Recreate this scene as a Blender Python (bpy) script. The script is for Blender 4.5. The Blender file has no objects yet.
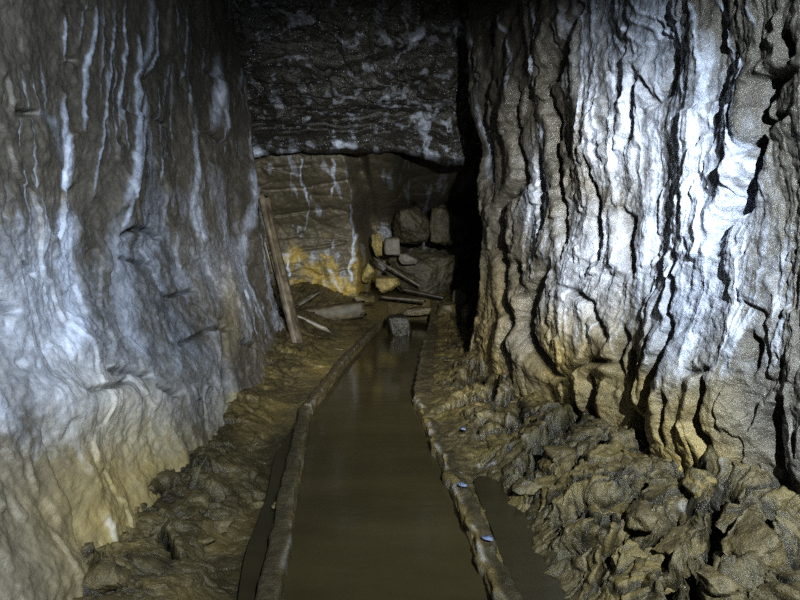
import bpy, bmesh, math, random
import numpy as np
from mathutils import Vector

col = bpy.context.scene.collection
F, CX, CY = 560.0, 400.0, 300.0
CAMZ = 1.3
PITCH = math.atan(60.0 / F)
CP, SP = math.cos(PITCH), math.sin(PITCH)

# ------------------------------------------------------------------ projection helpers
def project(P):
    x, y, z = P[..., 0], P[..., 1], P[..., 2] - CAMZ
    d = y * CP - z * SP
    u = y * SP + z * CP
    d = np.where(d < 0.2, 0.2, d)
    return CX + F * x / d, CY - F * u / d

def ray(px, py):
    a = (px - CX) / F; b = (CY - py) / F
    return a, CP + b * SP, -SP + b * CP

def at(px, py, Y):
    a, b, c = ray(px, py)
    t = Y / b
    return Vector((a * t, Y, CAMZ + c * t))

def at_z(px, py, z):
    a, b, c = ray(px, py)
    t = (z - CAMZ) / c
    return Vector((a * t, b * t, z))

# ------------------------------------------------------------------ noise (numpy)
def _hash(ix, iy, iz, seed):
    h = (ix.astype(np.int64) * 374761393 + iy.astype(np.int64) * 668265263 + iz.astype(np.int64) * 2147483647 + seed * 1274126177) & 0xFFFFFFFF
    h = ((h ^ (h >> 13)) * 1274126177) & 0xFFFFFFFF
    h = ((h ^ (h >> 16)) * 2246822519) & 0xFFFFFFFF
    return h ^ (h >> 15)

def rnd(ix, iy, iz, seed):
    return (_hash(ix, iy, iz, seed) & 0xFFFFFF) / float(0x1000000)

_G = np.array([[1,1,0],[-1,1,0],[1,-1,0],[-1,-1,0],[1,0,1],[-1,0,1],[1,0,-1],[-1,0,-1],[0,1,1],[0,-1,1],[0,1,-1],[0,-1,-1],[1,1,0],[0,-1,1],[-1,1,0],[0,-1,-1]], float)

def perlin(x, y, z, seed=0):
    x, y, z = np.broadcast_arrays(np.asarray(x, float), np.asarray(y, float), np.asarray(z, float))
    ix, iy, iz = np.floor(x), np.floor(y), np.floor(z)
    fx, fy, fz = x - ix, y - iy, z - iz
    f = lambda t: t * t * t * (t * (t * 6 - 15) + 10)
    u, v, w = f(fx), f(fy), f(fz)
    r = 0.0
    for dx in (0, 1):
        for dy in (0, 1):
            for dz in (0, 1):
                g = _G[_hash(ix + dx, iy + dy, iz + dz, seed) & 15]
                dot = g[..., 0] * (fx - dx) + g[..., 1] * (fy - dy) + g[..., 2] * (fz - dz)
                r = r + dot * (u if dx else 1 - u) * (v if dy else 1 - v) * (w if dz else 1 - w)
    return r

def fbm(x, y, z, octv=4, seed=0, gain=0.5):
    r = 0.0; a = 1.0; s = 1.0
    for o in range(octv):
        r = r + a * perlin(x * s, y * s, z * s, seed + o * 17)
        a *= gain; s *= 2.03
    return r

def ridged(x, y, z, octv=4, seed=0, gain=0.5):
    r = 0.0; a = 1.0; s = 1.0
    for o in range(octv):
        r = r + a * (1 - 2.2 * np.abs(perlin(x * s, y * s, z * s, seed + o * 31)))
        a *= gain; s *= 2.07
    return r

def worley(x, y, seed=0):
    """cellular noise in 2-D: distance to nearest edge, and three random numbers and the offset from the cell centre"""
    ix, iy = np.floor(x), np.floor(y)
    b1 = np.full(x.shape, 9.0); b2 = np.full(x.shape, 9.0)
    cx = np.zeros(x.shape); cy = np.zeros(x.shape); ox = np.zeros(x.shape); oy = np.zeros(x.shape)
    zz = np.zeros(x.shape)
    for dx in (-1, 0, 1):
        for dy in (-1, 0, 1):
            jx, jy = ix + dx, iy + dy
            px = jx + 0.1 + 0.8 * rnd(jx, jy, zz, seed)
            py = jy + 0.1 + 0.8 * rnd(jx, jy, zz + 1, seed)
            d = np.hypot(px - x, py - y)
            m = d < b1
            b2 = np.where(m, b1, np.minimum(b2, d))
            cx = np.where(m, jx, cx); cy = np.where(m, jy, cy)
            ox = np.where(m, x - px, ox); oy = np.where(m, y - py, oy)
            b1 = np.where(m, d, b1)
    r1 = rnd(cx, cy, zz + 2, seed); r2 = rnd(cx, cy, zz + 3, seed) - 0.5; r3 = rnd(cx, cy, zz + 4, seed) - 0.5
    return b2 - b1, r1, r2, r3, ox, oy

def clods(x, y, seed):
    e, r1, r2, r3, ox, oy = worley(x, y, seed)
    return (r1 - 0.5) + 1.3 * (r2 * ox + r3 * oy) - 0.40 * np.exp(-(e / 0.10) ** 2), e

def sstep(a, b, x):
    t = np.clip((x - a) / (b - a), 0, 1)
    return t * t * (3 - 2 * t)

def gauss2(U, V, cx, cy, sx, sy):
    return np.exp(-((U - cx) / sx) ** 2 - ((V - cy) / sy) ** 2)

def poly_dist(U, V, pts):
    """distance to a polyline, signed side, and position 0..1 along it"""
    best = np.full(U.shape, 1e9); side = np.zeros(U.shape); pos = np.zeros(U.shape)
    seg = [math.hypot(pts[i+1][0]-pts[i][0], pts[i+1][1]-pts[i][1]) for i in range(len(pts)-1)]
    tot = sum(seg); acc = 0
    for i in range(len(pts) - 1):
        (x0, y0), (x1, y1) = pts[i][:2], pts[i + 1][:2]
        dx, dy = x1 - x0, y1 - y0
        L2 = dx * dx + dy * dy
        t = np.clip(((U - x0) * dx + (V - y0) * dy) / L2, 0, 1)
        d = np.hypot(U - x0 - t * dx, V - y0 - t * dy)
        m = d < best
        best = np.where(m, d, best)
        side = np.where(m, np.sign(dx * (V - y0) - dy * (U - x0)), side)
        pos = np.where(m, (acc + t * seg[i]) / tot, pos)
        acc += seg[i]
    return best, side, pos

# ------------------------------------------------------------------ object helpers
def tag(o, label=None, cat=None, group=None, kind=None):
    if label: o['label'] = label
    if cat: o['category'] = cat
    if group: o['group'] = group
    if kind: o['kind'] = kind
    return o

def link_mesh(name, verts, faces, mat, parent=None, attrs=None, smooth=True):
    me = bpy.data.meshes.new(name)
    verts = np.asarray(verts, float)
    faces = np.asarray(faces)
    if faces.dtype == object:
        me.from_pydata([tuple(v) for v in verts], [], [tuple(f) for f in faces])
    else:
        k = faces.shape[1]; n = len(faces)
        me.vertices.add(len(verts)); me.vertices.foreach_set('co', verts.ravel())
        me.loops.add(n * k); me.loops.foreach_set('vertex_index', faces.ravel().astype(np.int32))
        me.polygons.add(n)
        me.polygons.foreach_set('loop_start', np.arange(0, n * k, k, dtype=np.int32))
        me.polygons.foreach_set('loop_total', np.full(n, k, np.int32))
        me.update(calc_edges=True); me.validate()
    me.polygons.foreach_set('use_smooth', np.full(len(me.polygons), smooth))
    for k_, v in (attrs or {}).items():
        a = me.attributes.new(k_, 'FLOAT', 'POINT')
        a.data.foreach_set('value', np.asarray(v, np.float32).ravel())
    me.materials.append(mat)
    o = bpy.data.objects.new(name, me)
    col.objects.link(o)
    if parent: o.parent = parent
    return o

def grid_faces(n, m, flip=False):
    i = np.arange(n * m).reshape(n, m)
    a, b, c, d = i[:-1, :-1].ravel(), i[1:, :-1].ravel(), i[1:, 1:].ravel(), i[:-1, 1:].ravel()
    return np.stack([a, d, c, b] if flip else [a, b, c, d], 1)

def grid_normals(P):
    du = np.gradient(P, axis=0); dv = np.gradient(P, axis=1)
    n = np.cross(du, dv)
    return n / (np.linalg.norm(n, axis=-1, keepdims=True) + 1e-9)

# ------------------------------------------------------------------ materials
def nodes(name):
    m = bpy.data.materials.new(name); m.use_nodes = True
    nt = m.node_tree; nt.nodes.clear()
    out = nt.nodes.new('ShaderNodeOutputMaterial')
    bs = nt.nodes.new('ShaderNodeBsdfPrincipled')
    nt.links.new(bs.outputs[0], out.inputs[0])
    return m, nt, bs

class NB:
    def __init__(s, nt): s.nt = nt
    def coord(s, scale=(1, 1, 1)):
        tc = s.nt.nodes.new('ShaderNodeTexCoord'); mp = s.nt.nodes.new('ShaderNodeMapping')
        mp.inputs['Scale'].default_value = scale
        s.nt.links.new(tc.outputs['Object'], mp.inputs[0]); return mp.outputs[0]
    def noise(s, vec, scale, detail=6, rough=0.6, dist=0.0):
        n = s.nt.nodes.new('ShaderNodeTexNoise')
        n.inputs['Scale'].default_value = scale; n.inputs['Detail'].default_value = detail
        n.inputs['Roughness'].default_value = rough; n.inputs['Distortion'].default_value = dist
        s.nt.links.new(vec, n.inputs['Vector']); return n.outputs[0]
    def voro(s, vec, scale, feature='F1'):
        n = s.nt.nodes.new('ShaderNodeTexVoronoi'); n.feature = feature
        n.inputs['Scale'].default_value = scale
        s.nt.links.new(vec, n.inputs['Vector']); return n.outputs[0]
    def ramp(s, fac, stops):
        r = s.nt.nodes.new('ShaderNodeValToRGB')
        els = r.color_ramp.elements
        while len(els) < len(stops): els.new(0.5)
        for e, (p, c) in zip(els, stops):
            e.position = p; e.color = (c, c, c, 1) if not isinstance(c, tuple) else (*c, 1)
        s.nt.links.new(fac, r.inputs[0]); return r.outputs[0]
    def mix(s, fac, a, b, mode='MIX'):
        n = s.nt.nodes.new('ShaderNodeMix'); n.data_type = 'RGBA'; n.blend_type = mode
        for v, sock in ((fac, n.inputs[0]), (a, n.inputs[6]), (b, n.inputs[7])):
            if hasattr(v, 'is_linked'): s.nt.links.new(v, sock)
            elif isinstance(v, tuple): sock.default_value = (*v, 1)
            else: sock.default_value = v
        return n.outputs[2]
    def math(s, op, a, b=0.0, clamp=False):
        n = s.nt.nodes.new('ShaderNodeMath'); n.operation = op; n.use_clamp = clamp
        for v, sock in ((a, n.inputs[0]), (b, n.inputs[1])):
            if hasattr(v, 'is_linked'): s.nt.links.new(v, sock)
            else: sock.default_value = v
        return n.outputs[0]
    def attr(s, name):
        n = s.nt.nodes.new('ShaderNodeAttribute'); n.attribute_name = name; return n.outputs['Fac']
    def bump(s, h, strength, dist, prev=None):
        n = s.nt.nodes.new('ShaderNodeBump')
        n.inputs['Strength'].default_value = strength; n.inputs['Distance'].default_value = dist
        s.nt.links.new(h, n.inputs['Height'])
        if prev is not None: s.nt.links.new(prev, n.inputs['Normal'])
        return n.outputs[0]
    def set(s, sock, v):
        if hasattr(v, 'is_linked'): s.nt.links.new(v, sock)
        elif isinstance(v, tuple): sock.default_value = (*v, 1)
        else: sock.default_value = v

def rock_mat(name, dark, light, calc=(0.60, 0.655, 0.78), ochre=(0.32, 0.25, 0.11), stretch=(1, 1, 0.35), rough=0.45,
             bump1=0.5, sparkle=0.0, spec=0.5, fine=(1, 1, 1)):
    m, nt, bs = nodes(name); b = NB(nt)
    v = b.coord(stretch); v0 = b.coord(fine)
    n1 = b.noise(v, 3.5, 8, 0.65, 0.4)
    n2 = b.noise(v0, 14, 8, 0.7)
    n3 = b.noise(v0, 70, 5, 0.7)
    base = b.mix(b.ramp(n1, [(0.3, 0.0), (0.7, 1.0)]), dark, light)
    base = b.mix(b.ramp(n2, [(0.35, 0.65), (0.65, 0.0)]), base, tuple(c * 0.55 for c in dark))
    oc = b.math('MULTIPLY', b.attr('ochre'), b.ramp(n2, [(0.3, 0.55), (0.6, 1.0)]), True)
    base = b.mix(oc, base, ochre)
    # calcite breaks up along the fine grain
    ca = b.attr('calcite')
    cn = b.math('ADD', b.math('MULTIPLY', ca, 1.5), b.math('SUBTRACT', b.noise(v, 22, 8, 0.75, 0.6), 0.75))
    cmask = b.math('MULTIPLY', b.ramp(cn, [(0.0, 0.0), (0.85, 1.0)]), b.ramp(ca, [(0.0, 0.0), (0.12, 1.0)]))
    calv = b.mix(b.ramp(n2, [(0.35, 1.0), (0.65, 0.0)]), calc, tuple(c * 0.55 for c in calc))
    calv = b.mix(b.math('MULTIPLY', b.attr('ochre'), 0.75), calv, (0.5, 0.42, 0.24))
    base = b.mix(cmask, base, calv)
    base = b.mix(b.attr('dark_and_shade'), base, (0.02, 0.019, 0.015))  # dark tones, among them painted shade in cracks
    if sparkle:
        vo = b.voro(v0, 30)
        sp = b.math('MULTIPLY', b.ramp(vo, [(0.10, 1.0), (0.2, 0.0)]), b.ramp(b.noise(v0, 5, 6, 0.7), [(0.5, 0.0), (0.62, sparkle)]))
        base = b.mix(sp, base, (0.75, 0.8, 0.95))  # drop glints painted as pale dots into the base colour
    b.set(bs.inputs['Base Color'], base)
    b.set(bs.inputs['Roughness'], b.math('ADD', b.math('MULTIPLY', n3, 0.5), rough - 0.25))
    bs.inputs['Specular IOR Level'].default_value = spec
    h = b.bump(n2, bump1, 0.03)
    h = b.bump(n3, bump1 * 0.9, 0.008, h)
    h = b.bump(b.noise(v0, 190, 3, 0.6), bump1 * 0.5, 0.003, h)
    b.set(bs.inputs['Normal'], h)
    return m

def mud_mat(name, dark, light, ochre=(0.24, 0.18, 0.065), rough=0.4, bumps=0.6):
    m, nt, bs = nodes(name); b = NB(nt)
    v0 = b.coord()
    n1 = b.noise(v0, 4, 8, 0.65); n2 = b.noise(v0, 22, 8, 0.7); n3 = b.noise(v0, 90, 5, 0.7)
    base = b.mix(b.ramp(n1, [(0.32, 0.0), (0.68, 1.0)]), dark, light)
    base = b.mix(b.ramp(n2, [(0.4, 0.6), (0.6, 0.0)]), base, tuple(c * 0.6 for c in dark))
    base = b.mix(b.attr('ochre'), base, ochre)
    base = b.mix(b.attr('calcite'), base, (0.5, 0.5, 0.52))
    base = b.mix(b.attr('dark_and_shade'), base, (0.018, 0.016, 0.011))  # dark tones, among them painted shade in fissures
    b.set(bs.inputs['Base Color'], base)
    b.set(bs.inputs['Roughness'], b.math('ADD', b.math('MULTIPLY', n2, 0.6), rough - 0.3))
    h = b.bump(n2, bumps, 0.025)
    h = b.bump(n3, bumps * 0.9, 0.007, h)
    b.set(bs.inputs['Normal'], h)
    return m

def wood_mat(name, dark, light, axis_scale=(30, 2, 30), rough=0.5):
    m, nt, bs = nodes(name); b = NB(nt)
    v = b.coord(axis_scale); v0 = b.coord()
    g = b.noise(v, 1.0, 6, 0.65, 0.5); n2 = b.noise(v0, 9, 6, 0.6)
    base = b.mix(b.ramp(g, [(0.35, 0.0), (0.65, 1.0)]), dark, light)
    base = b.mix(b.ramp(n2, [(0.4, 0.7), (0.6, 0.0)]), base, tuple(c * 0.5 for c in dark))
    b.set(bs.inputs['Base Color'], base)
    b.set(bs.inputs['Roughness'], b.math('ADD', b.math('MULTIPLY', g, 0.4), rough - 0.2))
    b.set(bs.inputs['Normal'], b.bump(g, 0.5, 0.01))
    return m

def water_mat(name, base, rough, scale=6, bump=0.06):
    m, nt, bs = nodes(name); b = NB(nt)
    v0 = b.coord((0.8, 2.5, 1))
    n = b.noise(v0, scale, 3, 0.5)
    c = b.mix(b.ramp(b.noise(v0, 1.3, 4, 0.6), [(0.35, 0.0), (0.65, 1.0)]), tuple(k * 0.85 for k in base), tuple(k * 1.12 for k in base))
    b.set(bs.inputs['Base Color'], c)
    bs.inputs['Roughness'].default_value = rough
    bs.inputs['IOR'].default_value = 1.33
    b.set(bs.inputs['Normal'], b.bump(n, bump, 0.02))
    return m

M = {
    'left': rock_mat('left_wall_rock', (0.10, 0.09, 0.073), (0.20, 0.18, 0.15), stretch=(1, 0.7, 0.5), rough=0.45, bump1=0.42, fine=(1, 0.55, 1)),
    'right': rock_mat('right_wall_rock', (0.085, 0.077, 0.062), (0.19, 0.173, 0.142), calc=(0.68, 0.735, 0.86), stretch=(1, 0.55, 0.5), fine=(1, 0.45, 1), ochre=(0.36, 0.27, 0.10), rough=0.33, bump1=0.85, spec=0.6),
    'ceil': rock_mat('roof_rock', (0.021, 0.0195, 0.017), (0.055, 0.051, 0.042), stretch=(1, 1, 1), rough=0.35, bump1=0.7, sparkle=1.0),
    'back': rock_mat('end_wall_rock', (0.10, 0.086, 0.058), (0.2, 0.17, 0.115), stretch=(0.6, 1, 1.6), ochre=(0.46, 0.33, 0.08), rough=0.5),
    'mud': mud_mat('wet_mud', (0.068, 0.054, 0.026), (0.17, 0.138, 0.068), rough=0.36, bumps=0.6),
    'stone': mud_mat('muddy_stone', (0.066, 0.053, 0.027), (0.165, 0.135, 0.07), rough=0.38, bumps=0.6),
    'slab': mud_mat('dark_slab', (0.05, 0.042, 0.026), (0.125, 0.105, 0.064), rough=0.5, bumps=0.8),
    'wetrock': mud_mat('dark_wet_rock', (0.02, 0.017, 0.011), (0.055, 0.047, 0.03), rough=0.4),
    'grey': mud_mat('pale_grey_stone', (0.12, 0.11, 0.085), (0.22, 0.2, 0.155), rough=0.55),
    'yellow': mud_mat('ochre_stone', (0.14, 0.11, 0.045), (0.46, 0.36, 0.13), rough=0.5, bumps=0.9),
    'prop': wood_mat('prop_wood', (0.07, 0.055, 0.035), (0.2, 0.165, 0.115)),
    'beam': wood_mat('muddy_beam_wood', (0.05, 0.04, 0.022), (0.145, 0.115, 0.065), rough=0.6),
    'darkwood': wood_mat('dark_wet_wood', (0.035, 0.028, 0.02), (0.10, 0.08, 0.055)),
    'palewood': wood_mat('pale_wood', (0.12, 0.105, 0.075), (0.30, 0.265, 0.2)),
    'kerb': mud_mat('muddy_kerb_wood', (0.045, 0.037, 0.022), (0.10, 0.082, 0.048), rough=0.42),
    'water': water_mat('channel_water', (0.052, 0.042, 0.020), 0.11),
    'puddle': water_mat('puddle_water', (0.036, 0.030, 0.016), 0.16, 12, 0.05),
    'chip': mud_mat('blue_grey_chip', (0.10, 0.12, 0.18), (0.22, 0.26, 0.38), rough=0.35),
}

# ------------------------------------------------------------------ tunnel shell
ZW = [-0.3, 0.42, 1.15, 1.95, 3.0, 4.4]
LEFT = {-2.2: (-0.98, -1.2, -1.42, -1.47, -1.42, -1.3), 1.0: (-0.96, -1.18, -1.41, -1.47, -1.42, -1.3), 2.0: (-0.95, -1.18, -1.42, -1.48, -1.44, -1.32),
        3.0: (-0.98, -1.22, -1.46, -1.51, -1.48, -1.38), 4.0: (-1.04, -1.28, -1.5, -1.55, -1.53, -1.46), 5.0: (-1.1, -1.33, -1.52, -1.58, -1.6, -1.56),
        5.5: (-1.13, -1.36, -1.55, -1.61, -1.64, -1.62), 6.6: (-1.2, -1.45, -1.62, -1.67, -1.74, -1.78), 6.72: (-1.28, -1.52, -1.68, -1.73, -1.8, -1.84),
        6.95: (-2.1, -2.15, -2.2, -2.2, -2.2, -2.2), 12.5: (-2.4, -2.4, -2.4, -2.4, -2.4, -2.4)}
RIGHT = {-2.2: (1.75, 1.7, 1.7, 1.68, 1.6, 1.5), 1.0: (1.62, 1.58, 1.58, 1.56, 1.48, 1.35), 2.0: (1.5, 1.45, 1.45, 1.43, 1.34, 1.2), 3.0: (1.29, 1.23, 1.25, 1.24, 1.16, 1.05),
         4.0: (1.08, 1.03, 1.06, 1.05, 0.98, 0.9), 5.0: (0.88, 0.86, 0.9, 0.89, 0.82, 0.76), 5.5: (0.76, 0.79, 0.87, 0.83, 0.75, 0.7),
         5.62: (0.82, 0.84, 0.9, 0.88, 0.8, 0.76), 5.9: (1.5, 1.5, 1.5, 1.5, 1.5, 1.5), 12.5: (2.3, 2.3, 2.3, 2.3, 2.3, 2.3)}

def tab(d, y, k):
    ys = sorted(d)
    return np.interp(y, ys, [d[q][k] for q in ys])

def wall_sheet(T, ys, zs):
    """bare wall surface: x from the section table, smoothed up the wall, for every y and z"""
    ys = np.asarray(ys, float); zs = np.asarray(zs, float)
    ctrl = np.stack([tab(T, ys, k) for k in range(6)])
    C_ = np.concatenate([ctrl[:1] * 2 - ctrl[1:2], ctrl, ctrl[-1:] * 2 - ctrl[-2:-1]])
    s = np.interp(zs, ZW, range(6)); i = np.clip(np.floor(s).astype(int), 0, 4); t = (s - i)[:, None]
    p0, p1, p2, p3 = C_[i], C_[i + 1], C_[i + 2], C_[i + 3]
    X = 0.5 * (2 * p1 + (p2 - p0) * t + (2 * p0 - 5 * p1 + 4 * p2 - p3) * t * t + (3 * p1 - p0 - 3 * p2 + p3) * t ** 3)
    P = np.zeros((len(zs), len(ys), 3))
    P[..., 0] = X; P[..., 1] = ys[None, :]; P[..., 2] = zs[:, None]
    return P

# --- left wall
def left_wall():
    yn = np.linspace(-2.2, 0.95, 60)
    u = np.concatenate([np.linspace(-420, -10, 200), np.linspace(-8, 262, 380)])
    yy = 1.5 * F / (400 - u)
    ys = np.concatenate([yn, yy[yy > 0.98], np.linspace(6.2, 7.1, 40)[1:], [7.6, 8.2, 9, 10, 11, 12.2]])
    ys = np.unique(np.round(ys, 4))
    P = wall_sheet(LEFT, ys, np.concatenate([np.linspace(-0.3, 2.5, 520), np.linspace(2.5, 4.3, 130)[1:]]))
    U, V = project(P); vis = sstep(1.2, 1.6, P[..., 1])
    N = grid_normals(P)
    c = np.array([0, 0, 1.2]); N = np.where(((N * np.stack([-P[..., 0], 0 * P[..., 0], 1.2 - P[..., 2]], -1)).sum(-1) < 0)[..., None], -N, N)
    X, Y, Z = P[..., 0], P[..., 1], P[..., 2]
    wl = 3.0 * np.log(np.maximum(Y, 0.5) + 0.3)
    wy = wl + 0.07 * fbm(wl * 1.5, Z * 1.0, 3.3, 3, 5)
    d = 0.07 * fbm(wy * 0.9, Z * 0.45, 0.5, 3, 1)
    d += 0.026 * ridged(wy * 1.5, Z * 0.3, 1.5, 2, 2)
    d += 0.024 * fbm(wy * 2.6, Z * 2.8, 0.1, 5, 3)
    d += 0.007 * fbm(wy * 9, Z * 11, 0.1, 4, 4) + 0.004 * fbm(wl * 22, Z * 34, 0.2, 3, 6)
    # steps where a layer has spalled away
    lay = fbm(wl * 1.3, Z * 0.9, 7.7, 4, 9)
    d += 0.016 * sstep(0.02, 0.05, lay) - 0.014 * sstep(0.25, 0.28, lay)
    low = sstep(0.75, 0.35, Z)
    d += low * 0.03 * fbm(Y * 2, Z * 2, 0.4, 4, 12)
    # mineral curtains: raised ribs along the streaks
    streaks = [  # points, width, strength
        ([(52, 15), (55, 60)], 2.0, 0.9), ([(57, 95), (64, 140), (66, 210)], 3.5, 1.0), ([(66, 205), (68, 260), (80, 320), (62, 375)], 11, 1.0),
        ([(87, 0), (84, 40), (78, 72), (80, 130)], 2.6, 0.9), ([(107, 0), (103, 60), (97, 130), (92, 200)], 1.6, 0.7), ([(119, 0), (118, 70), (113, 135)], 2.0, 0.8),
        ([(143, 0), (144, 50), (132, 75), (132, 115), (126, 170), (117, 205)], 3.2, 1.0), ([(150, 10), (151, 55), (140, 75)], 1.8, 0.9), ([(132, 35), (133, 70)], 2.4, 0.9),
        ([(138, 88), (140, 112), (122, 205), (115, 240)], 2.6, 0.8), ([(75, 0), (70, 45)], 1.6, 0.5), ([(95, 0), (92, 80)], 1.3, 0.5),
        ([(182, 20), (178, 75)], 1.6, 0.6), ([(204, 50), (203, 74)], 3.0, 0.8), ([(219, 55), (221, 90), (217, 130)], 5, 0.8), ([(226, 92), (228, 135)], 3, 0.7),
        ([(190, 110), (194, 160), (190, 210), (198, 250)], 4.5, 0.65), ([(252, 165), (256, 200), (246, 235)], 5, 0.75), ([(262, 130), (258, 165)], 2, 0.7),
        ([(243, 65), (239, 92)], 1.8, 0.6), ([(115, 215), (122, 260), (132, 330), (150, 372)], 16, 0.55), ([(165, 60), (158, 110)], 1.4, 0.4),
        ([(196, 205), (200, 245)], 5, 0.75), ([(228, 205), (226, 265)], 4, 0.6), ([(248, 225), (243, 275), (250, 320)], 5, 0.6),
        ([(170, 300), (176, 340), (170, 390)], 6, 0.5), ([(185, 345), (196, 375), (190, 420)], 7, 0.5), ([(205, 380), (218, 440)], 6, 0.3),
        ([(108, 515), (117, 550)], 3.5, 1.0), ([(112, 405), (122, 425), (124, 450)], 5, 0.6), ([(95, 400), (104, 440), (100, 470)], 12, 0.45),
        ([(152, 395), (153, 425)], 3, 0.6), ([(30, 400), (40, 470)], 12, 0.35), ([(15, 220), (20, 330)], 12, 0.35), ([(20, 110), (50, 125), (60, 170)], 8, 0.35),
    ]
    wob = 2.2 * fbm(U * 0.03, V * 0.02, 0.0, 4, 41)
    cal = np.zeros(U.shape)
    for pts, w, s in streaks:
        dd, sd, pos = poly_dist(U + wob, V, pts)
        g = np.exp(-(dd / w) ** 2) * (0.35 + 0.65 * np.clip(np.minimum(pos, 1 - pos) * 6, 0, 1))
        cal = np.maximum(cal, s * g); d += vis * 0.010 * s * np.exp(-(dd / (w * 1.4)) ** 2)
    # thin curtain lines all over
    fine = ridged(wy * 11, Z * 0.5, 4.4, 3, 51)
    patch = fbm(Y * 1.2, Z * 0.9, 2.2, 4, 52)
    cal = np.maximum(cal, 0.55 * sstep(1.05, 1.45, fine) * sstep(-0.1, 0.35, patch))
    cal = np.maximum(cal, 0.48 * sstep(-0.05, 0.45, fbm(wy * 2.5, Z * 1.4, 0.3, 6, 55)) * (0.25 + 0.75 * sstep(60, 280, V)) * (1 - sstep(360, 560, V)))
    cal = np.maximum(cal, (0.34 + 0.25 * patch) * sstep(150, 280, V) * (1 - sstep(430, 560, V)) * (1 - sstep(220, 275, U)))
    cal *= 1 - 0.8 * sstep(390, 520, V) * (1 - gauss2(U, V, 112, 533, 12, 30))
    # cracks and little overhanging lips
    cr = [([(0, 112), (20, 113)], 3, .05), ([(60, 55), (68, 60)], 2.5, .04), ([(150, 117), (163, 126)], 2.2, .04), ([(205, 70), (222, 78)], 2, .04), ([(210, 132), (226, 143)], 2.2, .05),
          ([(119, 236), (128, 229), (147, 229), (158, 237)], 2.5, .05), ([(120, 258), (150, 264)], 2, .03), ([(20, 265), (34, 274)], 2.5, .05), ([(0, 305), (10, 312)], 3, .05), ([(168, 297), (190, 291)], 2, .035),
          ([(112, 370), (130, 369), (148, 376)], 3, .06), ([(155, 388), (172, 396)], 2.4, .05), ([(78, 392), (110, 388), (130, 378)], 2.5, .04),
          ([(158, 315), (172, 340)], 2, .03), ([(180, 345), (205, 330), (222, 330)], 2, .035), ([(240, 344), (252, 347)], 3, .06), ([(216, 322), (222, 360), (230, 400)], 3, .05), ([(95, 335), (112, 345), (110, 365)], 3, .035)]
    dk = np.zeros(U.shape)
    for pts, w, a in cr:
        dd, sd, pos = poly_dist(U + wob * .5, V + wob * .5, pts)
        g = np.exp(-(dd / w) ** 2) * vis
        d -= a * g; dk = np.maximum(dk, 0.7 * np.exp(-(dd / (w * .7)) ** 2))  # shade inside the cracks painted dark as well as carved
    # big bulges: shelf in front of the ledge, lumps
    d += vis * (0.08 * gauss2(U, V, 100, 400, 70, 26) + 0.05 * gauss2(U, V, 85, 350, 20, 35) - 0.03 * gauss2(U, V, 138, 246, 18, 16) + 0.05 * gauss2(U, V, 185, 370, 25, 30))
    och = 0.8 * sstep(330, 480, V + 40 * patch) * sstep(-20, 150, U) + 0.55 * sstep(400, 540, V)
    och = np.maximum(och, 0.9 * gauss2(U, V, 226, 320, 9, 45))
    for pts, w in (([(108, 455), (118, 500), (128, 530), (150, 560)], 5), ([(232, 395), (236, 430), (246, 450)], 5), ([(150, 420), (160, 500)], 8)):
        dd, sd, pos = poly_dist(U, V, pts); och = np.maximum(och, np.exp(-(dd / w) ** 2))
    och = np.clip(och * (0.65 + 0.5 * patch), 0, 1)
    dk = np.maximum(dk, 0.55 * (1 - sstep(-20, 150, V)) * sstep(140, 260, U))  # darker towards the top and the far corner
    dk = np.maximum(dk, 0.42 * (1 - sstep(20, 260, V)))  # weaker light near the top painted as darkening
    P = P + N * d[..., None]
    o = link_mesh('wall_left', P.reshape(-1, 3), grid_faces(*P.shape[:2]), M['left'], attrs={'calcite': np.clip(cal, 0, 1), 'ochre': och, 'dark_and_shade': np.clip(dk, 0, 1)})
    return tag(o, kind='structure')

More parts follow.
